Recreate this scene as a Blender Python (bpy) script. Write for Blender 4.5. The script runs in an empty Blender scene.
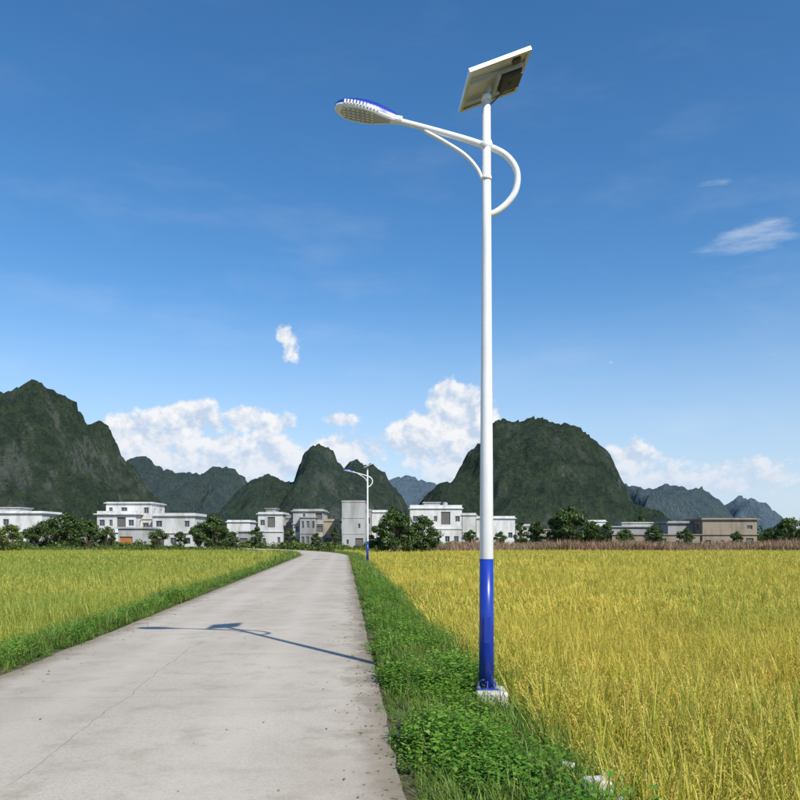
import bpy, math, random
import numpy as np
from mathutils import Vector, Matrix, noise, Euler
random.seed(7); np.random.seed(7)
S=bpy.context.scene
F=750.0; HZ=538.0; CH=1.6
def PX(u,Y): return (u-400.0)/F*Y
def PZ(v,Y): return CH+(HZ-v)/F*Y
SLOPE=-0.0733
def rc(Y):
    x=SLOPE*Y
    if Y>66: x-=0.006*(Y-66)**2
    return x
# ------------------------------------------------ material helpers
def newmat(name):
    m=bpy.data.materials.new(name); m.use_nodes=True
    nt=m.node_tree; nt.nodes.clear()
    out=nt.nodes.new('ShaderNodeOutputMaterial')
    return m,nt,out
def nd(nt,t,**k):
    n=nt.nodes.new(t)
    for a,b in k.items(): setattr(n,a,b)
    return n
def mixc(nt,fac,a,b,mode='MIX'):
    n=nt.nodes.new('ShaderNodeMix'); n.data_type='RGBA'; n.blend_type=mode
    for i,v in ((0,fac),(6,a),(7,b)):
        if isinstance(v,bpy.types.NodeSocket): nt.links.new(v,n.inputs[i])
        elif i==0: n.inputs[0].default_value=v
        else: n.inputs[i].default_value=(v[0],v[1],v[2],1)
    return n.outputs[2]
def noise_tex(nt,vec,scale,detail=4,rough=0.55):
    n=nt.nodes.new('ShaderNodeTexNoise'); n.inputs['Scale'].default_value=scale
    n.inputs['Detail'].default_value=detail; n.inputs['Roughness'].default_value=rough
    if vec is not None: nt.links.new(vec,n.inputs['Vector'])
    return n.outputs[0]
def ramp(nt,fac,lo,hi):
    n=nt.nodes.new('ShaderNodeMapRange'); n.interpolation_type='SMOOTHSTEP'
    nt.links.new(fac,n.inputs[0]); n.inputs[1].default_value=lo; n.inputs[2].default_value=hi
    return n.outputs[0]
def math_n(nt,op,a,b=None,c=None,clamp=False):
    n=nt.nodes.new('ShaderNodeMath'); n.operation=op; n.use_clamp=clamp
    for i,v in enumerate((a,b,c)):
        if v is None: continue
        if isinstance(v,bpy.types.NodeSocket): nt.links.new(v,n.inputs[i])
        else: n.inputs[i].default_value=v
    return n.outputs[0]
def principled(nt,out,col,rough=0.7,metal=0.0,spec=0.3,bump=None,bstr=0.3,bdist=0.02):
    p=nt.nodes.new('ShaderNodeBsdfPrincipled')
    if isinstance(col,bpy.types.NodeSocket): nt.links.new(col,p.inputs['Base Color'])
    else: p.inputs['Base Color'].default_value=(*col,1)
    p.inputs['Roughness'].default_value=rough; p.inputs['Metallic'].default_value=metal
    p.inputs['Specular IOR Level'].default_value=spec
    if bump is not None:
        b=nt.nodes.new('ShaderNodeBump'); b.inputs['Strength'].default_value=bstr; b.inputs['Distance'].default_value=bdist
        nt.links.new(bump,b.inputs['Height']); nt.links.new(b.outputs[0],p.inputs['Normal'])
    if out is not None: nt.links.new(p.outputs[0],out.inputs[0])
    return p
def simple_mat(name,col,rough=0.6,metal=0.0,var=0.08,scale=3.0,spec=0.3,col2=None):
    m,nt,out=newmat(name)
    g=nd(nt,'ShaderNodeNewGeometry')
    n=noise_tex(nt,g.outputs['Position'],scale,6,0.6)
    c2=col2 if col2 else tuple(c*(1-var*3) for c in col)
    c=mixc(nt,ramp(nt,n,0.4,0.75),col,c2)
    principled(nt,out,c,rough,metal,spec,bump=n,bstr=0.08)
    return m
def leaf_mat(name,c1,c2,c3=None,patch=0.12,trans=0.35,base=None,bh=.55):
    m,nt,out=newmat(name)
    g=nd(nt,'ShaderNodeNewGeometry'); ra=nd(nt,'ShaderNodeAttribute',attribute_name='rnd')
    n=noise_tex(nt,g.outputs['Position'],patch,2,0.6)
    c=mixc(nt,ramp(nt,n,0.38,0.62),c1,c2)
    if c3: 
        c=mixc(nt,ramp(nt,math_n(nt,'FRACT',math_n(nt,'MULTIPLY',ra.outputs['Fac'],7.31)),0.45,0.9),c,c3)
    r=math_n(nt,'MULTIPLY_ADD',ra.outputs['Fac'],0.5,0.75)
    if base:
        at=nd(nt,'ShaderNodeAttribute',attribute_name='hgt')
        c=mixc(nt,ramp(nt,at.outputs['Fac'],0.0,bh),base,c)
    v=nd(nt,'ShaderNodeVectorMath',operation='SCALE'); nt.links.new(c,v.inputs[0]); nt.links.new(r,v.inputs['Scale'])
    d=nd(nt,'ShaderNodeBsdfDiffuse'); nt.links.new(v.outputs[0],d.inputs[0])
    gl=nd(nt,'ShaderNodeBsdfGlossy'); gl.inputs['Roughness'].default_value=.45; gl.inputs[0].default_value=(.9,.95,.8,1)
    m0=nd(nt,'ShaderNodeMixShader'); m0.inputs[0].default_value=.03; nt.links.new(d.outputs[0],m0.inputs[1]); nt.links.new(gl.outputs[0],m0.inputs[2])
    t=nd(nt,'ShaderNodeBsdfTranslucent'); nt.links.new(v.outputs[0],t.inputs[0])
    mx=nd(nt,'ShaderNodeMixShader'); mx.inputs[0].default_value=trans
    nt.links.new(m0.outputs[0],mx.inputs[1]); nt.links.new(t.outputs[0],mx.inputs[2]); nt.links.new(mx.outputs[0],out.inputs[0])
    return m
# ------------------------------------------------ mesh helpers
def mkobj(name,verts,faces,mats,parent=None,smooth=False,fm=None,link=True,hgt=None):
    me=bpy.data.meshes.new(name); me.from_pydata([tuple(v) for v in verts],[],faces)
    if not isinstance(mats,(list,tuple)): mats=[mats]
    for m in mats: me.materials.append(m)
    if fm is not None: me.polygons.foreach_set('material_index',list(fm))
    if smooth: me.polygons.foreach_set('use_smooth',[True]*len(me.polygons))
    if hgt is not None:
        a=me.attributes.new('hgt','FLOAT','POINT'); a.data.foreach_set('value',list(hgt))
    me.update()
    o=bpy.data.objects.new(name,me)
    if link: S.collection.objects.link(o)
    if parent is not None: o.parent=parent
    return o
def empty(name,loc=(0,0,0)):
    e=bpy.data.objects.new(name,None); e.location=loc; e.empty_display_size=0.5; S.collection.objects.link(e); return e
class MB:
    def __init__(s): s.v=[]; s.f=[]; s.m=[]
    def box(s,x0,x1,y0,y1,z0,z1,m=0,M=None):
        b=len(s.v); vs=[Vector((x,y,z)) for z in (z0,z1) for y in (y0,y1) for x in (x0,x1)]
        if M is not None: vs=[M@v for v in vs]
        s.v+=vs
        for q in ((0,2,3,1),(4,5,7,6),(0,1,5,4),(1,3,7,5),(3,2,6,7),(2,0,4,6)):
            s.f.append(tuple(b+i for i in q)); s.m.append(m)
    def quad(s,a,b,c,d,m=0):
        n=len(s.v); s.v+=[Vector(a),Vector(b),Vector(c),Vector(d)]; s.f.append((n,n+1,n+2,n+3)); s.m.append(m)
    def tube(s,pts,rad,seg=16,m=0,cap=True):
        pts=[Vector(p) for p in pts]; n0=len(s.v); up=None
        for i,p in enumerate(pts):
            d=(pts[min(i+1,len(pts)-1)]-pts[max(i-1,0)]).normalized()
            if up is None:
                up=Vector((0,1,0)) if abs(d.y)<0.9 else Vector((1,0,0))
            a=(up-d*up.dot(d)).normalized(); up=a; b=d.cross(a)
            r=rad[i] if isinstance(rad,(list,tuple)) else rad
            for k in range(seg):
                t=2*math.pi*k/seg; s.v.append(p+a*math.cos(t)*r+b*math.sin(t)*r)
        for i in range(len(pts)-1):
            for k in range(seg):
                k2=(k+1)%seg
                s.f.append((n0+i*seg+k,n0+i*seg+k2,n0+(i+1)*seg+k2,n0+(i+1)*seg+k)); s.m.append(m)
        if cap:
            s.f.append(tuple(n0+k for k in range(seg))[::-1]); s.m.append(m)
            s.f.append(tuple(n0+(len(pts)-1)*seg+k for k in range(seg))); s.m.append(m)
    def obj(s,name,mats,parent=None,smooth=False,**k): return mkobj(name,s.v,s.f,mats,parent,smooth,s.m,**k)
def catmull(P,n=8):
    P=[Vector(p) for p in P]; Q=[P[0]*2-P[1]]+P+[P[-1]*2-P[-2]]; out=[]
    for i in range(1,len(Q)-2):
        for k in range(n):
            t=k/n; a,b,c,d=Q[i-1],Q[i],Q[i+1],Q[i+2]
            out.append(0.5*((2*b)+(c-a)*t+(2*a-5*b+4*c-d)*t*t+(3*b-a-3*c+d)*t**3))
    out.append(P[-1]); return out
# ------------------------------------------------ bake many plants into one mesh
def T(v,f,h,fm=None):
    return (np.array([tuple(q) for q in v],dtype=np.float32),np.array(f,dtype=np.int32),np.array(h,dtype=np.float32),np.array(fm if fm is not None else [0]*len(f),dtype=np.int32))
def bake(name,pts,temps,mats,link=True,parent=None):
    """pts rows: x,y,z,rx,ry,rz,scale,idx ; temps: all-quad templates"""
    A=np.array(pts,dtype=np.float32); V=[];Fc=[];H=[];MI=[];RN=[];off=0
    for k,(v,f,h,fm) in enumerate(temps):
        B=A[A[:,7].astype(int)==k]
        if len(B)==0: continue
        n=len(B); s=B[:,6][:,None,None]
        cz,sz=np.cos(B[:,5]),np.sin(B[:,5]); 
        Rm=np.zeros((n,3,3),np.float32); Rm[:,0,0]=cz; Rm[:,0,1]=-sz; Rm[:,1,0]=sz; Rm[:,1,1]=cz; Rm[:,2,2]=1
        Rm[:,0,2]=B[:,3]; Rm[:,1,2]=B[:,4]
        P=np.einsum('nij,vj->nvi',Rm,v)*s+B[:,None,:3]
        V.append(P.reshape(-1,3)); nv=len(v)
        ff=f[None]+(np.arange(n)*nv)[:,None,None]+off; Fc.append(ff.reshape(-1,4)); off+=n*nv
        H.append(np.tile(h,n)); MI.append(np.tile(fm,n)); 
        rr=np.random.rand(n).astype(np.float32); nb=max(1,nv//10)
        lr=np.random.rand(n,nb).astype(np.float32); lr=np.repeat(lr,10,axis=1)
        if lr.shape[1]<nv: lr=np.concatenate([lr,np.repeat(lr[:,-1:],nv-lr.shape[1],axis=1)],1)
        RN.append((.45*rr[:,None]+.55*lr[:,:nv]).reshape(-1))
    V=np.concatenate(V);Fc=np.concatenate(Fc).astype(np.int32);H=np.concatenate(H);MI=np.concatenate(MI);RN=np.concatenate(RN)
    me=bpy.data.meshes.new(name); me.vertices.add(len(V)); me.vertices.foreach_set('co',V.ravel())
    me.loops.add(Fc.size); me.loops.foreach_set('vertex_index',Fc.ravel()); me.polygons.add(len(Fc)); me.polygons.foreach_set('loop_start',np.arange(0,Fc.size,4,dtype=np.int32))
    for m in mats: me.materials.append(m)
    me.polygons.foreach_set('material_index',MI)
    a=me.attributes.new('hgt','FLOAT','POINT'); a.data.foreach_set('value',H)
    a=me.attributes.new('rnd','FLOAT','POINT'); a.data.foreach_set('value',RN)
    me.update(calc_edges=True)
    o=bpy.data.objects.new(name,me)
    if link: S.collection.objects.link(o)
    if parent is not None: o.parent=parent
    return o
def scatter(name,pts,coll,parent=None):
    A=np.array(pts,dtype=np.float64)
    me=bpy.data.meshes.new(name); me.vertices.add(len(A)); me.vertices.foreach_set('co',A[:,:3].ravel())
    a=me.attributes.new('rot','FLOAT_VECTOR','POINT'); a.data.foreach_set('vector',A[:,3:6].ravel())
    a=me.attributes.new('scl','FLOAT','POINT'); a.data.foreach_set('value',A[:,6].copy())
    a=me.attributes.new('idx','INT','POINT'); a.data.foreach_set('value',A[:,7].astype(np.int32))
    o=bpy.data.objects.new(name,me); S.collection.objects.link(o)
    if parent: o.parent=parent
    g=bpy.data.node_groups.new(name+'_gn','GeometryNodeTree')
    g.interface.new_socket('Geometry',in_out='INPUT',socket_type='NodeSocketGeometry')
    g.interface.new_socket('Geometry',in_out='OUTPUT',socket_type='NodeSocketGeometry')
    gi=g.nodes.new('NodeGroupInput'); go=g.nodes.new('NodeGroupOutput')
    ip=g.nodes.new('GeometryNodeInstanceOnPoints'); ci=g.nodes.new('GeometryNodeCollectionInfo')
    ci.inputs['Collection'].default_value=coll; ci.inputs['Separate Children'].default_value=True; ci.inputs['Reset Children'].default_value=True
    def na(n,t):
        x=g.nodes.new('GeometryNodeInputNamedAttribute'); x.data_type=t; x.inputs['Name'].default_value=n; return x.outputs['Attribute']
    L=g.links.new
    L(gi.outputs[0],ip.inputs['Points']); L(ci.outputs[0],ip.inputs['Instance']); ip.inputs['Pick Instance'].default_value=True
    L(na('idx','INT'),ip.inputs['Instance Index']); L(na('rot','FLOAT_VECTOR'),ip.inputs['Rotation']); L(na('scl','FLOAT'),ip.inputs['Scale'])
    L(ip.outputs[0],go.inputs[0])
    md=o.modifiers.new('scatter','NODES'); md.node_group=g
    return o
def coll_of(name,objs):
    c=bpy.data.collections.new(name)
    for o in objs: c.objects.link(o)
    return c
R=random.random
def U(a,b): return a+(b-a)*random.random()
# ------------------------------------------------ plant templates
def blade(v,f,h,fm,bx,by,az,H,lean,wd,droop,m=0,seg=4,tw=0.0):
    ca,sa=math.cos(az),math.sin(az); n=len(v)
    for i in range(seg+1):
        s=i/seg; r=lean*s**1.7; z=H*(s-droop*s**3)
        w=wd*(1-0.9*s**2.2)*(0.6+0.8*min(s*3,0.5))
        t=az+math.pi/2+tw*s
        cx=bx+ca*r; cy=by+sa*r
        v.append((cx+math.cos(t)*w/2,cy+math.sin(t)*w/2,z)); v.append((cx-math.cos(t)*w/2,cy-math.sin(t)*w/2,z))
        h+= [s*0.95+0.05*R()]*2
    for i in range(seg):
        f.append((n+2*i,n+2*i+1,n+2*i+3,n+2*i+2)); fm.append(m)
def rice(nb,npn,wmul,gn,gs,H0=0.90,seg=4,ps=8):
    v=[];f=[];h=[];fm=[]
    for _ in range(nb):
        blade(v,f,h,fm,U(-.06,.06),U(-.06,.06),U(0,6.28),H0*U(.62,1.15),U(.04,.36),.0145*wmul*U(.8,1.3),U(0,.28),0,seg,U(-1,1))
    for _ in range(npn):
        az=U(0,6.28); H=H0*U(.82,1.0); ln=U(.12,.3); pts=[]
        for i in range(ps+1):
            s=i/ps; r=ln*s**2.2*1.2; z=H*(1.12*s-0.22*s**5) 
            pts.append(Vector((math.cos(az)*r,math.sin(az)*r,z)))
        for i in range(ps//2,ps):
            n=len(v); w=.0022*wmul; t=az+1.57
            for p in (pts[i],pts[i+1]):
                v.append((p.x+math.cos(t)*w,p.y+math.sin(t)*w,p.z)); v.append((p.x-math.cos(t)*w,p.y-math.sin(t)*w,p.z)); h+=[.8,.8]
            f.append((n,n+1,n+3,n+2)); fm.append(1)
        for g in range(gn):
            s=ps*U(.62,1.0); i=min(int(s),ps-1); p=pts[i].lerp(pts[i+1],s-i)
            p=p+Vector((U(-1,1),U(-1,1),U(-1.6,.4)))*.014
            a=Vector((U(-1,1),U(-1,1),U(-2.2,-.4))).normalized()*gs; b=a.cross(Vector((U(-1,1),U(-1,1),U(-1,1)))).normalized()*gs*.42
            n=len(v)
            for q in (p-a,p+b,p+a,p-b): v.append(tuple(q)); h.append(1.0)
            f.append((n,n+1,n+2,n+3)); fm.append(1)
    return T(v,f,h,fm)
def grass(nb,H,wd,rad,lean=.5):
    v=[];f=[];h=[];fm=[]
    for _ in range(nb):
        blade(v,f,h,fm,U(-rad,rad),U(-rad,rad),U(0,6.28),H*U(.4,1.1),H*lean*U(.3,1.4),wd*U(.7,1.4),U(0,.45),0,3,U(-1,1))
    return T(v,f,h,fm)
def weed(nst,H,ls,rad):
    v=[];f=[];h=[]
    for _ in range(nst):
        az=U(0,6.28); bx,by=U(-rad,rad),U(-rad,rad); hh=H*U(.45,1.1); ln=hh*U(.1,.6)
        for k in range(8):
            s=(k+1)/8; p=Vector((bx+math.cos(az)*ln*s,by+math.sin(az)*ln*s,hh*s))
            la=k*2.4+U(-.5,.5); L=ls*U(.6,1.3)*(1.1-.4*s); d=Vector((math.cos(la),math.sin(la),U(-.15,.6))).normalized()
            sd=Vector((-math.sin(la),math.cos(la),U(-.2,.2))); up=Vector((0,0,1))
            n=len(v)
            for q in (p,p+d*L*.5+sd*L*.32+up*L*.05,p+d*L-up*L*.12,p+d*L*.5-sd*L*.32+up*L*.05,p+d*L*.5-up*L*.03): v.append(tuple(q)); h.append(s)
            f.append((n,n+1,n+2,n+4)); f.append((n,n+4,n+2,n+3))
    return T(v,f,h)
def leafcloud(v,f,h,c,rx,ry,rz,n,ls,zmin=None):
    for _ in range(n):
        d=Vector((random.gauss(0,1),random.gauss(0,1),random.gauss(0,1))).normalized()
        r=R()**0.45
        p=Vector((c[0]+d.x*rx*r,c[1]+d.y*ry*r,c[2]+d.z*rz*r))
        if zmin is not None and p.z<zmin: p.z=zmin+R()*.3
        nn=(d*1.0+Vector((U(-1,1),U(-1,1),U(-.4,1.2)))*.9).normalized()
        a=nn.orthogonal().normalized(); a=(Matrix.Rotation(U(0,6.28),3,nn)@a)*ls*U(.6,1.4); b=nn.cross(a)*U(.4,.7)
        k=len(v)
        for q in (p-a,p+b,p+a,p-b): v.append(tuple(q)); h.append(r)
        f.append((k,k+1,k+2,k+3))
# ------------------------------------------------ materials
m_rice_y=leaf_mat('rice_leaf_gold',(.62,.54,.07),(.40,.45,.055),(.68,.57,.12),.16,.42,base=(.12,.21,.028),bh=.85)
m_pan_y=leaf_mat('rice_panicle_gold',(.78,.59,.13),(.64,.53,.11),None,.2,.3)
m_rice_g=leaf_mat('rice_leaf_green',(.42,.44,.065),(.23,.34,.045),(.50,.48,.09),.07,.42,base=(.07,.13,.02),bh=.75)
m_pan_g=leaf_mat('rice_panicle_green',(.60,.55,.14),(.46,.47,.10),None,.2,.3)
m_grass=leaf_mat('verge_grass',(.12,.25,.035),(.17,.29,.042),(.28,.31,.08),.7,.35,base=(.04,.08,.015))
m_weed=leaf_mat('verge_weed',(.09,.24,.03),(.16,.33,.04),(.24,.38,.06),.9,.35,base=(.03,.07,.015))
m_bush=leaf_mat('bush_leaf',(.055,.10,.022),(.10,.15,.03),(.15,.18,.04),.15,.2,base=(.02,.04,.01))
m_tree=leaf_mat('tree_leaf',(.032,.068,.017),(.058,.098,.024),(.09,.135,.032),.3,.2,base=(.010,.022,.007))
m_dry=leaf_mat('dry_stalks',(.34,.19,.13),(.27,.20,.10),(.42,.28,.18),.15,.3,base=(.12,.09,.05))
m_litter=leaf_mat('dead_leaves',(.22,.14,.06),(.30,.22,.10),(.14,.13,.05),2,.1)
m_bark=simple_mat('bark',(.12,.09,.065),.9,var=.15,scale=6)
m_ground,nt,out=newmat('field_ground')
g=nd(nt,'ShaderNodeNewGeometry'); n1=noise_tex(nt,g.outputs['Position'],.03,6); n2=noise_tex(nt,g.outputs['Position'],3,6)
c=mixc(nt,ramp(nt,n1,.4,.6),(.075,.10,.03),(.12,.13,.045)); c=mixc(nt,ramp(nt,n2,.4,.7),c,(.07,.06,.035)); principled(nt,out,c,.95,bump=n2,bstr=.5)
m_soil,nt,out=newmat('verge_soil')
g=nd(nt,'ShaderNodeNewGeometry'); n2=noise_tex(nt,g.outputs['Position'],9,7,.65)
c=mixc(nt,ramp(nt,n2,.4,.65),(.075,.085,.03),(.15,.12,.075)); principled(nt,out,c,.95,bump=n2,bstr=.8,bdist=.05)
# road concrete
m_road,nt,out=newmat('road_concrete')
tc=nd(nt,'ShaderNodeUVMap'); tc.uv_map='UVMap'; g=nd(nt,'ShaderNodeNewGeometry')
P=g.outputs['Position']
a=noise_tex(nt,P,.35,5,.6); b=noise_tex(nt,P,2.2,8,.7); cfi=noise_tex(nt,P,55,6,.75); grit=noise_tex(nt,P,16,6,.8)
c=mixc(nt,ramp(nt,a,.35,.65),(.535,.475,.385),(.46,.40,.32))
c=mixc(nt,ramp(nt,b,.46,.72),c,(.395,.34,.265))
c=mixc(nt,math_n(nt,'MULTIPLY',ramp(nt,cfi,.45,.66),.45),c,(.26,.225,.18))
c=mixc(nt,math_n(nt,'MULTIPLY',ramp(nt,grit,.58,.70),.45),c,(.28,.24,.185))
sp=nd(nt,'ShaderNodeSeparateXYZ'); nt.links.new(tc.outputs[0],sp.inputs[0])
ed=math_n(nt,'ABSOLUTE',math_n(nt,'SUBTRACT',sp.outputs[0],.5))
edn=math_n(nt,'ADD',ed,math_n(nt,'MULTIPLY',math_n(nt,'SUBTRACT',b,.5),.16))
c=mixc(nt,math_n(nt,'MULTIPLY',ramp(nt,edn,.40,.50),.8),c,(.22,.18,.12))
tr=ramp(nt,math_n(nt,'ABSOLUTE',math_n(nt,'SUBTRACT',ed,.2)),.11,.0)
c=mixc(nt,math_n(nt,'MULTIPLY',tr,.28),c,(.60,.54,.455))
jv=math_n(nt,'ABSOLUTE',math_n(nt,'SUBTRACT',math_n(nt,'FRACT',math_n(nt,'DIVIDE',sp.outputs[1],5.0)),.5))
wob=math_n(nt,'MULTIPLY',math_n(nt,'SUBTRACT',cfi,.5),.002)
jm=ramp(nt,math_n(nt,'ADD',jv,wob),.0016,.0006)
wn=noise_tex(nt,P,.5,8,.6); ck=math_n(nt,'ABSOLUTE',math_n(nt,'SUBTRACT',sp.outputs[0],math_n(nt,'MULTIPLY_ADD',wn,.10,.36)))
ckm=math_n(nt,'MULTIPLY',ramp(nt,ck,.0018,.0003),ramp(nt,a,.38,.5))
dk=math_n(nt,'MAXIMUM',math_n(nt,'MULTIPLY',jm,.4),math_n(nt,'MULTIPLY',ckm,.45))
c=mixc(nt,dk,c,(.15,.13,.11))
hgt=math_n(nt,'SUBTRACT',math_n(nt,'MULTIPLY_ADD',b,.5,cfi),math_n(nt,'MULTIPLY',dk,2.0))
principled(nt,out,c,.88,spec=.25,bump=hgt,bstr=.4,bdist=.006)
# ------------------------------------------------ ground, embankment, road
xs=[-3000,-800,-200,-60,0,60,200,800,3000]; ys=[-300,-60,0,60,150,300,600,1500,5000]
v=[];f=[]
for y in ys:
    for x in xs: v.append((x,y,-.72))
for j in range(len(ys)-1):
    for i in range(len(xs)-1): q=j*len(xs)+i; f.append((q,q+1,q+1+len(xs),q+len(xs)))
mkobj('ground',v,f,m_ground)
Ys=[-16+.25*i for i in range(0,181)]+[29.5+1.5*i for i in range(1,80)]
prof=[(-5.9,-.73),(-5.2,-.32),(-4.75,-.07),(-4.3,-.03),(-3.9,-.03),(-1.8,-.03),(.3,-.03),(.7,-.02),(1.25,-.05),(1.6,-.14),(1.95,-.42),(2.3,-.74)]
v=[];f=[]
for y in Ys:
    for k,(o,z) in enumerate(prof):
        nn=noise.noise(Vector((o*1.3,y*1.1,0)))
        e=0 if k in(4,5,6) else 1
        v.append((rc(y)+o+e*nn*.10,y,z+(e*nn*.05 if 0<k<len(prof)-1 else 0)))
n=len(prof)
for j in range(len(Ys)-1):
    for i in range(n-1): q=j*n+i; f.append((q,q+1,q+1+n,q+n))
mkobj('grass_verge_bank',v,f,m_soil,smooth=True)
RL,RR=-4.0,.37
v=[];f=[];uv=[]
for y in Ys:
    w1=noise.noise(Vector((3,y*.8,1)))*.04+noise.noise(Vector((3,y*3,1)))*.03; w2=noise.noise(Vector((9,y*.8,1)))*.04+noise.noise(Vector((9,y*3,4)))*.03
    X0=rc(y)+RL+w1; X1=rc(y)+RR+w2
    for x,z in ((X0,-.08),(X0+.006,0),(X0*.5+X1*.5,.012),(X1-.006,0),(X1,-.08)):
        v.append((x,y,z)); uv.append(((x-X0)/(X1-X0),y+20))
for j in range(len(Ys)-1):
    for i in range(4): q=j*5+i; f.append((q,q+1,q+6,q+5))
ro=mkobj('road',v,f,m_road)
ul=ro.data.uv_layers.new(name='UVMap')
for l in ro.data.loops: ul.data[l.index].uv=uv[l.vertex_index]
LT=[T([(-.018,0,.004),(0,-.009,.001),(.018,0,.007),(0,.009,.009)],[(0,1,2,3)],[1]*4),T([(-.01,0,.002),(0,-.007,.002),(.01,0,.008),(0,.008,.004)],[(0,1,2,3)],[1]*4)]
pts=[]
for _ in range(900):
    y=2.5+30*R()**1.5; o=(RR-.03-abs(random.gauss(0,.22))) if R()<.6 else (RL+.03+abs(random.gauss(0,.25)))
    if R()<.08: o=U(RL,RR)
    t=(o-RL)/(RR-RL); pts.append((rc(y)+o,y,.012*(1-abs(2*t-1))+.002,0,0,U(0,6.28),U(.5,1.4),random.randrange(2)))
bake('leaf_litter',pts,LT,[m_litter])
# ------------------------------------------------ rice fields
def field(side,y0,ysplit,ymid,yend,mats,ta,tb,tc_,xl,sa):
    pts=[]; y=y0
    while y<ysplit:
        if side>0: xa=rc(y)+1.85; xb=y*.62+xl
        else: xb=rc(y)-5.2; xa=-(y*.60+xl)
        x=xa
        while x<xb:
            px=x+U(-.5,.5)*sa; py=y+U(-.5,.5)*sa
            hv=noise.noise(Vector((px*.35,py*.35,5)))
            pts.append((px,py,-.72,U(-.12,.12),U(-.12,.12),U(0,6.28),(1+.14*hv)*U(.86,1.14),random.randrange(len(ta)))); x+=sa
        y+=sa
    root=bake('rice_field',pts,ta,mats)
    for kind,(tt,Tz,sp,ya,yb) in enumerate(((tb,2.4,.25,ysplit,ymid),(tc_,4.2,.42,ymid,yend))):
        tiles=[]
        for i in range(5):
            p=[]; n=int(round(Tz/sp))
            for a in range(n):
                for b_ in range(n): p.append(((a+.5+U(-.5,.5))*sp-Tz/2,(b_+.5+U(-.5,.5))*sp-Tz/2,0,U(-.1,.1),U(-.1,.1),U(0,6.28),U(.85,1.15),random.randrange(len(tt))))
            tiles.append(bake('rice_tile_%d'%i,p,tt,mats,link=False))
        cc=coll_of('rice_tiles_%d_%d'%(side,kind),tiles); q=[]
        y=ya+Tz/2
        while y<yb:
            i=0
            while True:
                o=(1.85+Tz/2+i*Tz) if side>0 else (-5.2-Tz/2-i*Tz)
                x=rc(y)+o; i+=1
                if abs(x)>y*.64+xl+Tz: break
                q.append((x,y,-.72+.06*noise.noise(Vector((x*.1,y*.1,1))),0,0,random.randrange(4)*math.pi/2,1.0,random.randrange(5)))
            y+=Tz
        scatter('rice_plants_distant',q,cc,root)
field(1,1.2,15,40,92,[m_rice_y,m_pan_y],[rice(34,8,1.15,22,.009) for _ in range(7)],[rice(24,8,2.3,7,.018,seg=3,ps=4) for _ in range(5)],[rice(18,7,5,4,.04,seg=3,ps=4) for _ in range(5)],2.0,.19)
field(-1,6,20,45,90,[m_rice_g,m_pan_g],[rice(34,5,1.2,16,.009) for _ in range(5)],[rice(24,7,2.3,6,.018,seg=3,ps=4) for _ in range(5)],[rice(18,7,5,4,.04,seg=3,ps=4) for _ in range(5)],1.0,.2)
# ------------------------------------------------ verge vegetation
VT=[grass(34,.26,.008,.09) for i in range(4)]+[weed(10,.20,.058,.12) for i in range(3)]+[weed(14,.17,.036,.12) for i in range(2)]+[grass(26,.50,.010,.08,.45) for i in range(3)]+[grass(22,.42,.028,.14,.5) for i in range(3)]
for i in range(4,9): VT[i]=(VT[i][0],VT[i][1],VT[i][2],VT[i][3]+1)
def embz(o):
    for i in range(len(prof)-1):
        if prof[i][0]<=o<=prof[i+1][0]:
            t=(o-prof[i][0])/(prof[i+1][0]-prof[i][0]); return prof[i][1]*(1-t)+prof[i+1][1]*t
    return -.72
pts=[]
y=1.0
while y<85:
    sp=.11 if y<12 else (.17 if y<30 else .3)
    far=y>30
    o=RR-.02
    while o<2.15:
        oo=o+U(-.5,.5)*sp; yy=y+U(-.5,.5)*sp; x=rc(yy)+oo
        dens=noise.noise(Vector((oo*1.6,yy*1.2,3)))
        edge=RR+.02+.18*noise.noise(Vector((0,yy*1.5,8)))+.08*noise.noise(Vector((0,yy*5,8)))
        if oo>edge and (x-.91)**2+(yy-7.89)**2>.11**2:
            hsc=1+.7*noise.noise(Vector((oo*1.1,yy*.8,13)))
            if far: k=12+random.randrange(3); sc=U(.5,1.0)
            elif oo>1.3 and R()<.22: k=9+random.randrange(3); sc=U(.5,1.0)
            elif oo<.75 and R()<.18: k=9+random.randrange(3); sc=U(.5,.85)
            elif dens>-.12: k=4+random.randrange(5); sc=U(.6,1.35)*hsc
            else: k=random.randrange(4); sc=U(.6,1.25)*hsc
            if oo<RR+.2: sc*=.6
            if math.hypot(x-1.0,yy-7.55)<.36: sc*=.4
            pts.append((x,yy,embz(oo)-.01,U(-.2,.2),U(-.2,.2),U(0,6.28),sc,k))
        o+=sp
    y+=sp
y=4
while y<85:
    sp=.13 if y<20 else (.19 if y<35 else .32)
    far=y>35
    o=-5.6
    while o<RL+.02:
        oo=o+U(-.5,.5)*sp; yy=y+U(-.5,.5)*sp; x=rc(yy)+oo
        edge=RL-.03+.18*noise.noise(Vector((0,yy*1.1,28)))
        if oo<edge:
            hsc=1+.6*noise.noise(Vector((oo*1.1,yy*.7,33)))
            if far: k=12+random.randrange(3); sc=U(.5,1.1)*hsc
            elif R()<.25: k=9+random.randrange(3); sc=U(.5,.9)*hsc
            elif R()<.5: k=4+random.randrange(5); sc=U(.7,1.5)*hsc
            else: k=random.randrange(4); sc=U(.8,1.5)*hsc
            if oo>RL-.25: sc*=.55
            pts.append((x,yy,embz(oo)-.01,U(-.2,.2),U(-.2,.2),U(0,6.28),sc,k))
        o+=sp
    y+=sp
bake('roadside_weeds',pts,VT,[m_grass,m_weed])
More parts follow.
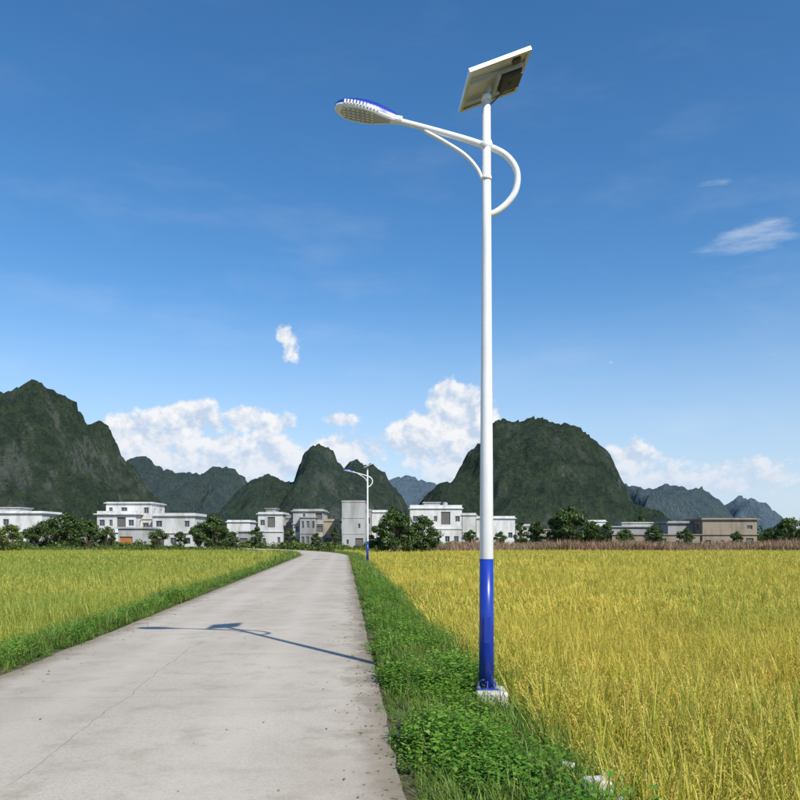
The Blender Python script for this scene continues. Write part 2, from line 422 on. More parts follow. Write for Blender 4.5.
# ------------------------------------------------ street lamps
m_white=simple_mat('white_paint',(.80,.80,.79),.28,var=.03,scale=2,spec=.5)
m_blue=simple_mat('blue_paint',(.014,.045,.36),.32,var=.08,scale=3,spec=.5)
m_alu=simple_mat('aluminium',(.62,.62,.60),.38,metal=.7,var=.05)
m_back=simple_mat('panel_backsheet',(.70,.66,.56),.5,var=.06)
m_cell=simple_mat('solar_cells',(.012,.018,.05),.15,spec=.6,var=.1)
m_dark=simple_mat('dark_plastic',(.075,.065,.055),.5)
m_led=simple_mat('led_lens',(.62,.64,.58),.2,spec=.6)
m_grey=simple_mat('lamp_grey',(.42,.43,.43),.4)
m_conc=simple_mat('footing_concrete',(.62,.60,.55),.85,var=.14,scale=8)
def lamp(loc,rot):
    root=empty('solar_street_lamp',loc); root.rotation_euler=(0,0,rot)
    H=6.22
    def rad(z): return .080-(.080-.042)*z/H
    b=MB(); b.tube([(0,0,.05),(0,0,.7),(0,0,1.38)],[rad(.05),rad(.7),rad(1.38)],40); b.obj('pole_blue_section',m_blue,root,True)
    b=MB(); b.tube([(0,0,1.38),(0,0,1.381),(0,0,3),(0,0,4.7),(0,0,H)],[rad(1.38)+.001,rad(1.38)+.0015,rad(3),rad(4.7),rad(H)],40)
    b.tube([(0,0,5.36),(0,0,5.40)],[rad(5.1)+.006]*2,32); b.tube([(0,0,H-.03),(0,0,H+.03)],[.052,.052],24)
    b.obj('pole_white_section',m_white,root,True)
    b=MB(); b.box(-.115,.115,-.115,.115,.02,.036)
    for k in range(4):
        M=Matrix.Rotation(k*math.pi/2,4,'Z'); n0=len(b.v)
        b.v+=[M@Vector(p) for p in ((.075,-.005,.036),(.11,-.005,.036),(.078,-.005,.11),(.075,.005,.036),(.11,.005,.036),(.078,.005,.11))]
        b.f+=[(n0,n0+1,n0+2),(n0+3,n0+5,n0+4),(n0+1,n0+4,n0+5,n0+2)]; b.m+=[0,0,0]
    for sx in(-1,1):
        for sy in(-1,1):
            b.tube([(sx*.094,sy*.094,.036),(sx*.094,sy*.094,.056)],[.018]*2,6,1); b.tube([(sx*.094,sy*.094,.056),(sx*.094,sy*.094,.10)],[.009]*2,10,1)
    b.obj('base_flange',[m_blue,m_alu],root)
    b=MB(); b.box(-.125,.20,-.22,.16,-.5,.02)
    o=b.obj('concrete_footing',m_conc,root); bv=o.modifiers.new('b','BEVEL'); bv.width=.025; bv.segments=2
    b=MB(); b.box(-.035,.035,-rad(.6)-.003,-rad(.6)+.02,.5,.78); o=b.obj('access_door',m_blue,root); bv=o.modifiers.new('b','BEVEL'); bv.width=.003
    s=1/95.0
    A=[(2,215),(10,212),(20,204),(28,193),(31,180),(29,168),(21,157),(10,150),(-4,145),(-26,138),(-58,129),(-92,120)]
    pz=lambda v:CH+(HZ-v)*s
    arm=catmull([(a*s,-.0,pz(v)) for a,v in A],6)
    b=MB(); N=len(arm); b.tube(arm,[.034 if i<N*.7 else .034-.004*(i-N*.7)/(N*.3) for i in range(N)],16)
    b.tube([(-.05,0,pz(148)),(.05,0,pz(144))],[.052,.052],16)
    br=catmull([(-62*s,0,pz(131)),(-42*s,0,pz(142)),(-22*s,0,pz(155)),(-10*s,0,pz(168)),(-4*s,0,pz(180))],6); b.tube(br,.021,12)
    b.obj('arm',m_white,root,True)
    org=Vector((-90*s,0,pz(120))); dx=Vector((-1,0,.20)).normalized(); dy=Vector((0,1,0)); dz=dx.cross(dy)
    if dz.z<0: dz=-dz
    L=.66; W=[(0,.045),(.08,.055),(.2,.085),(.35,.125),(.5,.15),(.65,.158),(.8,.145),(.9,.115),(.96,.078),(1.0,.02)]
    b=MB(); seg=16
    for (t,w) in W:
        hh=(.045+.075*math.sin(math.pi*min(1,t*.95+.05))**.8)
        for k in range(seg+1):
            a=math.pi*k/seg; b.v.append(org+dx*(t*L)+dy*(math.cos(a)*w*1.03)+dz*(math.sin(a)*hh))
    for i in range(len(W)-1):
        for k in range(seg): q=i*(seg+1)+k; b.f.append((q,q+1,q+seg+2,q+seg+1)); b.m.append(0)
    b.obj('lamp_head_cover',m_blue,root,True)
    b=MB(); ring=[(t,w,1) for t,w in W]+[(t,w,-1) for t,w in reversed(W)]; m=len(ring)
    for lv,(sc,zz) in enumerate(((1.01,.001),(1.01,-.016),(.95,-.032),(.80,-.036))):
        for (t,w,sg) in ring: b.v.append(org+dx*((.5+(t-.5)*sc)*L)+dy*(sg*w*sc)+dz*zz)
    for lv in range(3):
        for k in range(m): k2=(k+1)%m; b.f.append((lv*m+k,lv*m+k2,(lv+1)*m+k2,(lv+1)*m+k)); b.m.append(0)
    b.f.append(tuple(3*m+k for k in range(m))); b.m.append(1)
    b.tube([org-dx*.06,org+dx*.06],.044,16,0)
    for k in range(11):
        t=.30+k*.052; w=np.interp(t,[a for a,_ in W],[c for _,c in W])
        for sg in(-1,1):
            M=Matrix.Translation(org+dx*(t*L)+dy*(sg*w*1.03)+dz*.012)@Matrix((dx,dy,dz)).transposed().to_4x4(); b.box(-.010,.010,-.006,.006,-.022,.016,0,M)
    b.obj('lamp_head_body',[m_white,m_grey,m_dark],root)
    b=MB()
    for i in range(7):
        for j in range(5):
            t=.38+i*.075; w=np.interp(t,[a for a,_ in W],[c for _,c in W])*.66; yy=(j-2)/2*w
            M=Matrix.Translation(org+dx*(t*L)+dy*yy+dz*-.041)@Matrix((dx,dy,dz)).transposed().to_4x4()
            b.box(-.015,.015,-.013,.013,-.006,.006,0,M)
    b.obj('led_array',m_led,root)
    c0=Vector((.075,0,6.41)); ex=Vector((.66,.07,.285)).normalized(); ey=Vector((-.10,.99,-.06)); ey=(ey-ex*ey.dot(ex)).normalized(); ez=ex.cross(ey)
    M=Matrix.Translation(c0)@Matrix((ex,ey,ez)).transposed().to_4x4()
    a,d=.345,.335; b=MB()
    b.box(-a+.012,a-.012,-d+.012,d-.012,.004,.010,0,M); b.box(-a+.012,a-.012,-d+.012,d-.012,.011,.016,1,M)
    for (x0,x1,y0,y1) in ((-a,a,-d,-d+.012),(-a,a,d-.012,d),(-a,-a+.012,-d+.012,d-.012),(a-.012,a,-d+.012,d-.012)): b.box(x0,x1,y0,y1,-.018,.020,2,M)
    for (x0,x1,y0,y1) in ((-a+.012,a-.012,-d+.012,-d+.035),(-a+.012,a-.012,d-.035,d-.012),(-a+.012,-a+.035,-d+.035,d-.035),(a-.035,a-.012,-d+.035,d-.035)): b.box(x0,x1,y0,y1,-.018,-.014,2,M)
    b.obj('solar_panel',[m_back,m_cell,m_alu],root)
    b=MB()
    b.box(-a+.04,a-.04,-.17,-.14,-.045,-.0185,0,M); b.box(-a+.04,a-.04,.14,.17,-.045,-.0185,0,M); b.box(-.02,.02,-.18,.18,-.07,-.046,0,M)
    b.box(.06,.28,-.10,.12,-.085,-.012,1,M); b.box(.16,.24,-.26,-.2,-.03,.003,1,M)
    b.tube([(0,0,H),tuple(M@Vector((-.08,0,-.05)))],[.03,.03],12,0)
    b.tube([(0,0,H-.1),(.10,0,H+.0),tuple(M@Vector((.17,0,-.085)))],[.008]*3,8,1)
    b.obj('panel_bracket',[m_grey,m_dark],root)
    return root
lamp((.91,7.89,0),0)
lamp((rc(50)+1.5,50,-.0),0.05)
for (x,y,z,s,r) in ((1.28,4.9,-.02,.10,.4),(1.45,5.25,-.08,.07,1.1),(1.2,5.4,-.03,.05,.2),(1.36,4.65,-.05,.06,2.0)):
    b=MB(); M=Matrix.Translation((x,y,z))@Euler((.2*r,.3*r,r)).to_matrix().to_4x4(); b.box(-s,s,-s*.6,s*.6,-s*.4,s*.45,0,M)
    for q in b.v: q+=Vector((U(-1,1),U(-1,1),U(-1,1)))*s*.15
    o=b.obj('concrete_chunk',m_conc); bv=o.modifiers.new('b','BEVEL'); bv.width=.012; bv.segments=2
# ------------------------------------------------ buildings
def wallmat(name,c,c2,sc=.6,rough=.85):
    m,nt,out=newmat(name); g=nd(nt,'ShaderNodeNewGeometry')
    mp=nd(nt,'ShaderNodeMapping'); mp.inputs['Scale'].default_value=(1,1,.25); nt.links.new(g.outputs['Position'],mp.inputs[0])
    n=noise_tex(nt,mp.outputs[0],sc,7,.65); n2=noise_tex(nt,g.outputs['Position'],5,4)
    cc=mixc(nt,ramp(nt,n,.42,.66),c,c2); cc=mixc(nt,math_n(nt,'MULTIPLY',n2,.25),cc,c2)
    principled(nt,out,cc,rough,bump=n2,bstr=.2); return m
w_white=wallmat('wall_white_plaster',(.70,.70,.68),(.46,.45,.42))
w_tile=wallmat('wall_offwhite_tile',(.58,.58,.56),(.40,.40,.37))
w_grey=wallmat('wall_grey_render',(.34,.34,.33),(.21,.21,.20))
w_light=wallmat('wall_light_concrete',(.44,.44,.42),(.29,.29,.27))
w_brown=wallmat('wall_brown_block',(.30,.25,.19),(.19,.155,.12))
w_tan=wallmat('wall_tan_render',(.42,.36,.27),(.29,.24,.18))
m_glass=simple_mat('window_glass',(.06,.075,.09),.12,spec=.6)
m_frame=simple_mat('window_frame',(.40,.41,.41),.5)
m_door=simple_mat('door_orange_brown',(.42,.17,.05),.6)
m_shut=simple_mat('door_metal',(.14,.13,.12),.6)
def wall(b,g,o,ux,w,h,ops,inn,dep=.22):
    o=Vector(o);ux=Vector(ux);inn=Vector(inn);uz=Vector((0,0,1))
    xs=sorted({0,w}|{a for q in ops for a in(q[0],q[1])}); zs=sorted({0,h}|{a for q in ops for a in(q[2],q[3])})
    P=lambda x,z,d=0:o+ux*x+uz*z+inn*d
    for i in range(len(xs)-1):
        for j in range(len(zs)-1):
            cx=(xs[i]+xs[i+1])/2; cz=(zs[j]+zs[j+1])/2
            if any(q[0]<cx<q[1] and q[2]<cz<q[3] for q in ops): continue
            b.quad(P(xs[i],zs[j]),P(xs[i+1],zs[j]),P(xs[i+1],zs[j+1]),P(xs[i],zs[j+1]))
    for q in ops:
        x0,x1,z0,z1=q[:4]; k=q[4] if len(q)>4 else 0
        b.quad(P(x0,z0),P(x0,z0,dep),P(x1,z0,dep),P(x1,z0)); b.quad(P(x0,z1),P(x1,z1),P(x1,z1,dep),P(x0,z1,dep))
        b.quad(P(x0,z0),P(x0,z1),P(x0,z1,dep),P(x0,z0,dep)); b.quad(P(x1,z0),P(x1,z0,dep),P(x1,z1,dep),P(x1,z1))
        g.quad(P(x0,z0,dep),P(x1,z0,dep),P(x1,z1,dep),P(x0,z1,dep),k)
        if k==0 and x1-x0>.5:
            t=.05
            for (a0,a1,c0,c1) in ((x0,x1,z0,z0+t),(x0,x1,z1-t,z1),(x0,x0+t,z0+t,z1-t),(x1-t,x1,z0+t,z1-t),((x0+x1)/2-t/2,(x0+x1)/2+t/2,z0+t,z1-t)):
                g.quad(P(a0,c0,dep-.03),P(a1,c0,dep-.03),P(a1,c1,dep-.03),P(a0,c1,dep-.03),3)
def block(par,x0,x1,y0,y1,z0,z1,mat,floors,cols,slab=.25,para=.5,door=None,win=(1.2,1.2),side=True,blank=False,tank=False,skip=.3,balc=False):
    b=MB();g=MB();h=z1-z0-para; w=x1-x0; fh=h/floors; ops=[]
    if not blank:
        dc=random.randrange(cols)
        for fl in range(floors):
            for c in range(cols):
                cx=w*(c+.5)/cols+U(-.3,.3)*w/cols*.3; ww=min(win[0],w/cols*.55)*random.choice((1,1,.8,.6)); 
                if door and fl==0 and c==door[0]:
                    cx=w*(c+.5)/cols
                    ops.append((max(.1,cx-door[1]/2),min(w-.1,cx+door[1]/2),0.05,min(door[2],fh*.9),door[3])); continue
                if fl==0 and c==dc and not door: ops.append((cx-min(.8,w/cols*.4),cx+min(.8,w/cols*.4),.05,min(2.3,fh*.8),2)); continue
                if balc and fl>0 and c==(dc+1)%cols: ops.append((cx-w/cols*.45,cx+w/cols*.45,fl*fh+.9,fl*fh+fh*.85,2)); continue
                if R()<skip: continue
                zb=fl*fh+fh*.36; ops.append((cx-ww/2,cx+ww/2,zb,zb+min(win[1],fh*.45)))
    wall(b,g,(x0,y0,z0),(1,0,0),w,h,ops,(0,1,0))
    d=y1-y0; so=[]
    if side and not blank:
        for fl in range(floors):
            for c in range(max(1,int(d/4))):
                cx=d*(c+.5)/max(1,int(d/4)); zb=fl*fh+fh*.36; so.append((cx-.45,cx+.45,zb,zb+min(1.1,fh*.45)))
    wall(b,g,(x1,y0,z0),(0,1,0),d,h,so,(-1,0,0)); wall(b,g,(x0,y1,z0),(0,-1,0),d,h,so,(1,0,0)); wall(b,g,(x1,y1,z0),(-1,0,0),w,h,[],(0,-1,0))
    b.obj('walls',mat,par); g.obj('windows_and_doors',[m_glass,m_door,m_shut,m_frame],par)
    r=MB(); zt=z0+h; s=slab
    r.box(x0-s,x1+s,y0-s,y1+s,zt,zt+.18)
    for fl in range(1,floors): 
        zz=z0+fl*fh; r.box(x0-s*.6,x1+s*.6,y0-s*.6,y0-.003,zz-.07,zz+.07)
    if para>.25:
        t=.14
        for q in ((x0,x1,y0,y0+t),(x0,x1,y1-t,y1),(x0,x0+t,y0+t,y1-t),(x1-t,x1,y0+t,y1-t)): r.box(*q,zt+.18,zt+para)
    r.obj('roof',mat,par)
    if tank:
        t=MB(); cx=(x0+x1)/2+w*.2; t.tube([(cx,y0+d/2,zt+.18),(cx,y0+d/2,zt+1.5)],[.6,.6],14); t.tube([(cx,y0+d/2,zt+1.5),(cx,y0+d/2,zt+1.7)],[.6,.15],14); t.obj('water_tank',m_alu,par)
def bld(name,blocks):
    par=empty(name,(0,0,0))
    for q in blocks:
        u0,u1,vt,Y,dep,mat,fl,co=q[:8]; kw=q[8] if len(q)>8 else {}
        block(par,PX(u0,Y),PX(u1,Y),Y,Y+dep,-.74,PZ(vt,Y),mat,fl,co,**kw)
    return par
bld('white_house',[(-30,42,511,150,9,w_white,2,5,dict(slab=.4)),(-8,20,507,154,5,w_light,1,1,dict(para=.2,blank=True))])
bld('white_house',[(97,136,511,146,10,w_white,2,4,dict(slab=.5,para=.7,balc=True)),(106,152,502,149,8,w_white,3,4,dict(slab=.35,para=.3)),
   (152.5,195,513,146,9,w_tile,2,3,dict(slab=.4,para=.6)),(118,150,527,139,4.5,w_light,1,2,dict(door=(0,2.4,2.6,1),slab=.3,para=.3))])
bld('tan_shed',[(60,84,531,138,5,w_tan,1,3,dict(slab=.3,para=.2))])
bld('small_white_house',[(227,250,520,170,7,w_white,1,2,dict(slab=.3))])
bld('grey_shed',[(238,258,531,152,5,w_grey,1,2,dict(slab=.3,para=.2))])
bld('grey_concrete_house',[(258,283,512,160,9,w_tile,2,3,dict(slab=.35,balc=True)),(283.5,293,516,163,6,w_grey,2,1,dict(slab=.2)),(266,276,508,164,4,w_grey,1,1,dict(para=.2,blank=True))])
bld('grey_concrete_house',[(293,323,509,158,10,w_light,3,4,dict(win=(1.6,1.5),slab=.4,para=.5,skip=.1,balc=True)),(300,316,517,156.3,1.6,w_grey,2,3,dict(win=(1.4,1.7),slab=.2,para=.2,side=False,skip=0))])
bld('small_concrete_house',[(324,340,519,160,7,w_tan,2,2,dict(slab=.2))])
bld('tall_concrete_house',[(342,365,500.5,150,9,w_light,3,2,dict(slab=.12,para=.3,win=(.7,.9),skip=.6)),(365.5,371,509,152,6,w_grey,2,1,dict(slab=.1)),(371.5,388,510,160,7,w_white,2,2)])
bld('long_white_house',[(410,462,505,160,10,w_white,2,5,dict(slab=.3,para=.8,tank=True,balc=True)),(462.5,476,513,160,9,w_tile,2,1),(424,440,502,164,5,w_light,1,1,dict(para=.2,blank=True))])
bld('white_row_house',[(476.5,515,516,165,8,w_white,1,4,dict(slab=.3,para=.6)),(516,530,524,168,6,w_light,1,1)])
bld('low_grey_house',[(610,662,526,175,8,w_grey,1,5,dict(slab=.4,para=.3)),(622,660,522,182,7,w_light,1,3,dict(para=.3))])
bld('brown_block_house',[(668,702,521,160,9,w_grey,1,3,dict(slab=.5,para=.5)),(702.5,757,518,155,10,w_brown,2,4,dict(slab=.45,para=.35,win=(1.1,.8),skip=.5))])
bld('brown_shed',[(612,700,534,150,5,w_brown,1,6,dict(slab=.25,para=.2,win=(1,.8)))])
bld('tan_shed',[(540,566,529,165,6,w_tan,1,3,dict(slab=.3,para=.2))])
bld('small_white_house',[(588,606,520,200,7,w_white,1,2)])
bld('white_house',[(860,930,512,150,10,w_white,2,5)])
# ------------------------------------------------ trees
def tree(name,u,vb,vt,wpx,Y,mat=None,dens=1.0,trunkf=.3):
    x=PX(u,Y); z0=-.72; H=PZ(vt,Y)-z0; w=wpx/F*Y; mat=mat or m_tree
    par=empty(name,(x,Y,z0)); b=MB()
    tr=H*.03; ht=H*trunkf
    b.tube([(0,0,-.1),(U(-.1,.1),U(-.1,.1),ht*.5),(U(-.15,.15),0,ht),(0,0,H*.7)],[tr*1.3,tr,tr*.8,tr*.2],9)
    v=[];f=[];h=[]
    n=int(20+w*2.2)
    for i in range(n):
        a=i*2.39996+U(-.3,.3); q=math.sqrt((i+.5)/n)*U(.75,1.08)
        top=H*(1-.06-.42*q*q)
        cz=max(H*(trunkf+.04),top*(1-.75*R()**1.3)) if i%3 else top*.93
        r=w*.5*q*.85; c=(math.cos(a)*r,math.sin(a)*r,cz)
        s=w*U(.09,.17)
        p0=Vector((0,0,ht*U(.6,1.2))); p1=Vector(c); mid=p0.lerp(p1,.5)+Vector((0,0,-.05*H))
        b.tube([p0,mid,p1],[tr*.35,tr*.22,tr*.08],6)
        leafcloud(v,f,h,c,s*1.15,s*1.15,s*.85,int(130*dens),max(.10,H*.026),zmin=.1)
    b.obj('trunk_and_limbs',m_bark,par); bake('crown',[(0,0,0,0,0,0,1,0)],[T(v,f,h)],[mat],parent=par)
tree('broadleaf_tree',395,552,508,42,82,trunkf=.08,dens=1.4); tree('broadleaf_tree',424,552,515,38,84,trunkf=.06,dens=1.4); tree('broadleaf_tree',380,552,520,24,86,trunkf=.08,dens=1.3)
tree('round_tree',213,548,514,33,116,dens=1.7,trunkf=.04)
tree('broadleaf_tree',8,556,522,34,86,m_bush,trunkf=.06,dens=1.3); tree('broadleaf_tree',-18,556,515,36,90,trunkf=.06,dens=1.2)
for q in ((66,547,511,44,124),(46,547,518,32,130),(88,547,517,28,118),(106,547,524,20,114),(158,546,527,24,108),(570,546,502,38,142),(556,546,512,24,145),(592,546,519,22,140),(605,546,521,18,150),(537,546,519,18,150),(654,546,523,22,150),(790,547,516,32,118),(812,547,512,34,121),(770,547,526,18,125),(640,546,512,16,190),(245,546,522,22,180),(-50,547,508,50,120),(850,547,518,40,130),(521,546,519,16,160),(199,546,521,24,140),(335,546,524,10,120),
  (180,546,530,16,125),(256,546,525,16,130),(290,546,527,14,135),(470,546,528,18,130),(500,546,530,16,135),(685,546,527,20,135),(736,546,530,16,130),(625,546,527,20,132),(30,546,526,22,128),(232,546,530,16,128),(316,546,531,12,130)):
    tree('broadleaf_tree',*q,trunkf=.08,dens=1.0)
bt=[]
for i in range(5):
    v=[];f=[];h=[]
    for k in range(7): leafcloud(v,f,h,(U(-.6,.6),U(-.6,.6),U(.15,.75)),.42,.42,.35,60,.095,zmin=.02)
    bt.append(T(v,f,h))
pts=[]
for _ in range(800):
    Y=U(168,270); X=U(-.62,.62)*Y; pts.append((X,Y,-.75,0,0,U(0,6.28),U(1.6,4.2)*(1 if R()<.85 else 1.6),random.randrange(5)))
bake('distant_trees',pts,bt,[m_tree])
pts=[]
for _ in range(620):
    Y=U(89,112); X=U(-.68*Y,rc(Y)-6.5); pts.append((X,Y,-.75,0,0,U(0,6.28),U(.6,1.35),random.randrange(5)))
for _ in range(60):
    Y=U(89,112); X=U(rc(Y)+5,Y*.02); pts.append((X,Y,-.75,0,0,U(0,6.28),U(.6,1.3),random.randrange(5)))
for _ in range(280):
    Y=U(112,140); X=U(-.1,.62)*Y; pts.append((X,Y,-.75,0,0,U(0,6.28),U(.8,2.0),random.randrange(5)))
for _ in range(240):
    Y=U(116,140); X=U(-.62,-.12)*Y
    if abs(X-rc(Y)+2)>6: pts.append((X,Y,-.75,0,0,U(0,6.28),U(.8,2.1),random.randrange(5)))
for _ in range(90):
    Y=U(60,95); X=rc(Y)-4.4-U(0,1.6); pts.append((X,Y,-.5,0,0,U(0,6.28),U(.35,.8),random.randrange(5)))
bake('hedge_bushes',pts,bt,[m_bush])
pts=[]
for _ in range(5200):
    Y=U(92.5,108); X=U(Y*.03,Y*.66)
    hv=.95+.4*noise.noise(Vector((X*.12,Y*.12,2)))
    pts.append((X,Y,-.72,0,0,U(0,6.28),hv*U(.75,1.15),random.randrange(4)))
bake('dry_stalk_field',pts,[grass(20,1.9,.11,.35,.25) for i in range(4)],[m_dry])
# ------------------------------------------------ karst hills
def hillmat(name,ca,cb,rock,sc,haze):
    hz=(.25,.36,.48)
    mx=lambda c:tuple(c[i]*(1-haze)+hz[i]*haze for i in range(3))  # aerial haze painted into the foliage and rock base colours, stronger for farther hills
    m,nt,out=newmat(name); g=nd(nt,'ShaderNodeNewGeometry'); P=g.outputs['Position']
    n=noise_tex(nt,P,.09*sc,8,.7); n3=noise_tex(nt,P,.30*sc,6,.75)
    mp=nd(nt,'ShaderNodeMapping'); mp.inputs['Scale'].default_value=(1,1,.35); nt.links.new(P,mp.inputs[0])
    n2=noise_tex(nt,mp.outputs[0],.035*sc,8,.72)
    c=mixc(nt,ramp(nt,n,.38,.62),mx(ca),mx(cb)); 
    sp=nd(nt,'ShaderNodeSeparateXYZ'); nt.links.new(g.outputs['Normal'],sp.inputs[0])
    st=ramp(nt,sp.outputs[2],.82,.40)
    rk=math_n(nt,'MULTIPLY',st,ramp(nt,math_n(nt,'MULTIPLY_ADD',n2,.7,math_n(nt,'MULTIPLY',n3,.3)),.505,.585))
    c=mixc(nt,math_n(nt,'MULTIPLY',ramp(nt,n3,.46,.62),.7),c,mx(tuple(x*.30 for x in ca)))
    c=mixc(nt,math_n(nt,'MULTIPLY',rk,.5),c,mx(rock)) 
    principled(nt,out,c,.95,spec=.1,bump=math_n(nt,'ADD',n,n3),bstr=1.0,bdist=10/sc); return m
def hill(name,D,pr,depth,mat,seed,cell=2.4,nz=1.0,rug=.85):
    us=[p[0] for p in pr]; xs0,xs1=PX(us[0],D),PX(us[-1],D)
    nx=int((xs1-xs0)/cell); ny=int(2*depth/cell/1.1)
    pxs=[PX(p[0],D) for p in pr]; pzs=[max(0,PZ(p[1],D)+.7) for p in pr]
    v=[]
    for j in range(ny+1):
        t=j/ny*2-1
        for i in range(nx+1):
            x=xs0+(xs1-xs0)*i/nx; y=D+t*depth
            sh=noise.noise(Vector((x*.012/nz,seed,3)))*.5+noise.noise(Vector((x*.035/nz,seed,8)))*.22
            tt=t+sh*(1-t*t)
            xx=x+(noise.noise(Vector((x*.02/nz,t*2.2,seed)))*50*abs(tt)+noise.noise(Vector((x*.06/nz,y*.05/nz,seed)))*4)*nz
            p=float(np.interp(xx,pxs,pzs))
            cr=max(0,1-abs(tt)**1.5)**.8
            rib=noise.ridged_multi_fractal(Vector((x*.016/nz+.4*noise.noise(Vector((x*.02,y*.02,seed))),y*.009/nz,seed)),.85,2.1,5,1.0,2.0)-1.1
            fb=noise.fractal(Vector((x*.05/nz,y*.05/nz,seed+9)),.6,2.0,5)
            cano=abs(noise.noise(Vector((x*.13/nz,y*.13/nz,seed))))+.6*abs(noise.noise(Vector((x*.3/nz,y*.3/nz,seed))))
            z=p*cr*(1+(.08+rug*.30)*rib*(1-cr*.93))
            k=min(1,max(0,z/(15*nz)))
            z+=k*3.4*nz*rug*math.sin(z*.17/nz+5*noise.noise(Vector((x*.012/nz,y*.012/nz,seed+4))))
            z+=k*(fb*5.4*nz*rug+(cano-.4)*5.0*nz)
            v.append((x+fb*3*nz*k,y,z-.9))
    f=[];n=nx+1
    for j in range(ny):
        for i in range(nx): q=j*n+i; f.append((q,q+1,q+1+n,q+n))
    return mkobj(name,v,f,mat,smooth=True)
G1=(.034,.060,.019); G2=(.074,.108,.034); RK=(.26,.26,.22)
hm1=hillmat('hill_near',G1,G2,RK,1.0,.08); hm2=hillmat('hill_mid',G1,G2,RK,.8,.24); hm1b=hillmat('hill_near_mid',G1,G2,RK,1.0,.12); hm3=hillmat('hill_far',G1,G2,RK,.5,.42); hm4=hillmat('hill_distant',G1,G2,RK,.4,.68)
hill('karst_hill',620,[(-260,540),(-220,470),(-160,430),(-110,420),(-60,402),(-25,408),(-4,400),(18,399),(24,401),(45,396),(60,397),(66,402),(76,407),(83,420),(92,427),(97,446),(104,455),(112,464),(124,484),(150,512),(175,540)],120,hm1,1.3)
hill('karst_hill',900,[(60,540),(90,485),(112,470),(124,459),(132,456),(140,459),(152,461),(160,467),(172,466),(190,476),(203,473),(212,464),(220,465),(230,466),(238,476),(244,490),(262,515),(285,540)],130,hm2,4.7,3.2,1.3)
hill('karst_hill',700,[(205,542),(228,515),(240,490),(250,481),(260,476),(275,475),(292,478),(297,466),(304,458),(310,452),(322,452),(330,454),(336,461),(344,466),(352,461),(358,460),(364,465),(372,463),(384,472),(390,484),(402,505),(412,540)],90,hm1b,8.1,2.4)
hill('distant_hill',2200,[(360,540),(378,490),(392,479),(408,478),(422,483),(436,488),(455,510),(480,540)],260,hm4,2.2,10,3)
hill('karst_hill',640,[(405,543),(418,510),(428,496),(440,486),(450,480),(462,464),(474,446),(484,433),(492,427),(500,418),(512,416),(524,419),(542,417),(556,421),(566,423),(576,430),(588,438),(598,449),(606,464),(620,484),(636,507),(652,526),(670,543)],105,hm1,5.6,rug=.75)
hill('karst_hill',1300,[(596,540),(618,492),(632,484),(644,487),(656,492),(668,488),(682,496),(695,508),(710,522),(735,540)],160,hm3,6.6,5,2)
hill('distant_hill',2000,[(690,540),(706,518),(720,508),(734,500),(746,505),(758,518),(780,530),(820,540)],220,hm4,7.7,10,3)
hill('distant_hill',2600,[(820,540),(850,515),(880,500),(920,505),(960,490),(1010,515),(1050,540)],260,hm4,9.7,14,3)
# ------------------------------------------------ sky
SUNV=Vector((.65,-.89,1.0)).normalized()
el=math.asin(SUNV.z); 
w=bpy.data.worlds.new('World'); S.world=w; w.use_nodes=True; nt=w.node_tree; nt.nodes.clear()
w.cycles.sampling_method='MANUAL'; w.cycles.sample_map_resolution=256
out=nd(nt,'ShaderNodeOutputWorld'); bg=nd(nt,'ShaderNodeBackground'); bg.inputs[1].default_value=.13; nt.links.new(bg.outputs[0],out.inputs[0])
sky=nd(nt,'ShaderNodeTexSky',sky_type='NISHITA'); sky.sun_disc=False; sky.sun_elevation=el; sky.sun_rotation=math.atan2(SUNV.x,SUNV.y)
sky.air_density=1.0; sky.dust_density=.4; sky.ozone_density=2.5; sky.altitude=200
hs=nd(nt,'ShaderNodeHueSaturation'); hs.inputs['Saturation'].default_value=1.28; hs.inputs['Value'].default_value=1.2; nt.links.new(sky.outputs[0],hs.inputs['Color'])
tc=nd(nt,'ShaderNodeTexCoord'); sp=nd(nt,'ShaderNodeSeparateXYZ'); nt.links.new(tc.outputs['Generated'],sp.inputs[0])
X,Yc,Z=sp.outputs
m_=lambda op,a,b=None,c=None,cl=False: math_n(nt,op,a,b,c,cl)
az=m_('ARCTAN2',X,Yc); ele=m_('ARCSINE',Z)
def fb(sx,sy,dx,dy,seed,detail=6,rough=.58,scale=1.0):
    cb=nd(nt,'ShaderNodeCombineXYZ'); nt.links.new(m_('MULTIPLY_ADD',az,sx,dx),cb.inputs[0]); nt.links.new(m_('MULTIPLY_ADD',ele,sy,dy),cb.inputs[1]); cb.inputs[2].default_value=seed
    return noise_tex(nt,cb.outputs[0],scale,detail,rough)
def ell(u,v,ru,rv,amp):
    a0=math.atan((u-400)/F); e0=math.atan((HZ-v)/F*math.cos(a0)); ra=ru/F*math.cos(a0)**2; re=rv/F
    qx=m_('DIVIDE',m_('SUBTRACT',az,a0),ra); qy=m_('DIVIDE',m_('SUBTRACT',ele,e0),re)
    q=m_('ADD',m_('MULTIPLY',qx,qx),m_('MULTIPLY',qy,qy))
    return m_('MULTIPLY',m_('MAXIMUM',m_('SUBTRACT',1.0,q),-1.0),amp)
def maxall(L):
    r=L[0]
    for x in L[1:]: r=m_('MAXIMUM',r,x)
    return r
cum=maxall([ell(132,438,46,34,1.7),ell(185,430,56,35,1.7),ell(258,422,44,18,1.4),ell(225,458,150,34,1.6),ell(338,420,26,9,1.1),ell(455,412,36,36,2.0),ell(420,440,40,34,1.8),ell(465,445,60,50,2.0),
  ell(293,352,15,24,1.1),ell(284,334,12,12,1.1),ell(632,462,40,24,1.3),ell(340,452,60,26,1.5),ell(700,480,130,30,.9),ell(60,440,50,22,.5)])
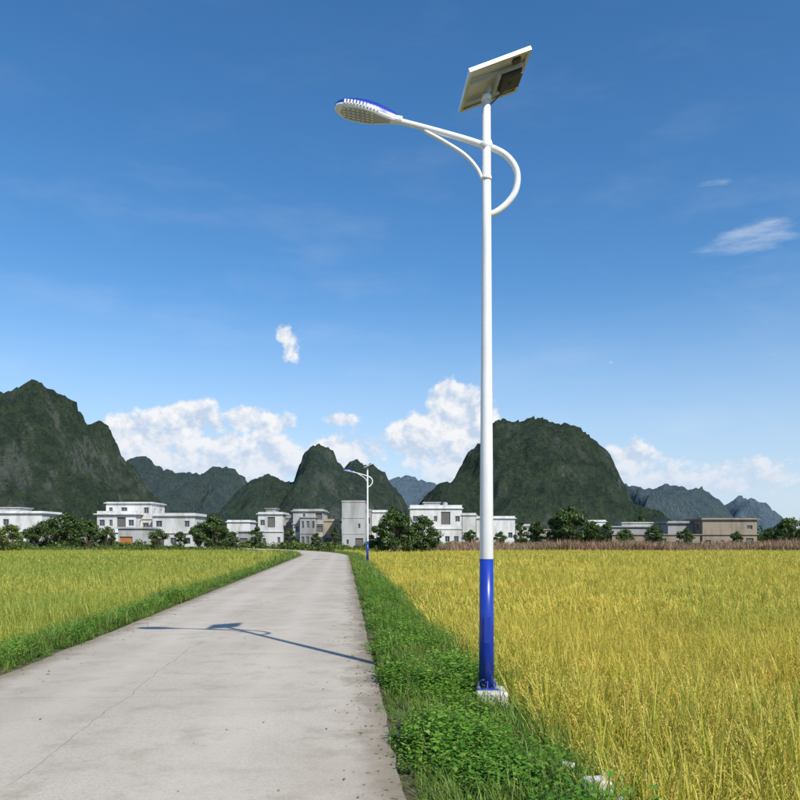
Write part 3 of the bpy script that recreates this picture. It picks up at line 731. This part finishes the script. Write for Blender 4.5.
n1=fb(30,34,0,0,3.3,8,.58); n2=fb(30,34,.22,.32,3.3,4,.58)
d1=m_('ADD',cum,m_('MULTIPLY',m_('SUBTRACT',n1,.5),3.8))
al=m_('MULTIPLY',ramp(nt,d1,.30,1.05),.92)
lit=m_('MULTIPLY_ADD',m_('SUBTRACT',n1,n2),4.4,.58,True)
hi=ramp(nt,ele,0.05,.15)
ccol=mixc(nt,lit,(4.3,5.1,6.3),(7.4,7.3,7.3)); 
ccol=mixc(nt,m_('MULTIPLY_ADD',hi,-.65,.65),ccol,(4.5,5.4,6.7))
hz=ramp(nt,ele,.34,-.01)
base=mixc(nt,m_('MULTIPLY',hz,.80),hs.outputs[0],(4.15,5.1,6.6))
ci=maxall([ell(750,238,62,17,1.0),ell(712,184,30,7,.6)])
c1=fb(14,60,0,0,7.1,5,.62); cia=ramp(nt,m_('ADD',ci,m_('MULTIPLY',m_('SUBTRACT',c1,.5),2.4)),.25,1.6)
c2=fb(5,16,2,1,9.1,4,.6); veil=m_('MULTIPLY',ramp(nt,c2,.46,.8),m_('MULTIPLY',ramp(nt,ele,.75,.2),.10))
base=mixc(nt,m_('MAXIMUM',m_('MULTIPLY',cia,.5),veil),base,(6.4,6.8,7.3))
fin=mixc(nt,al,base,ccol); nt.links.new(fin,bg.inputs[0])
sl=bpy.data.lights.new('sun','SUN'); sl.energy=5.0; sl.angle=math.radians(.5); sl.color=(1,.95,.86)
so=bpy.data.objects.new('sun',sl); S.collection.objects.link(so); so.rotation_euler=SUNV.to_track_quat('Z','Y').to_euler(); so.location=(20,-20,30)
# ------------------------------------------------ camera
cd=bpy.data.cameras.new('camera'); cd.sensor_width=36; cd.lens=F/800*36; cd.shift_y=(HZ-400)/800; cd.clip_start=.05; cd.clip_end=20000
co=bpy.data.objects.new('camera',cd); S.collection.objects.link(co); co.location=(0,0,CH); co.rotation_euler=(math.pi/2,0,0); S.camera=co
S.view_settings.view_transform='Standard'; S.view_settings.look='None'; S.view_settings.exposure=0
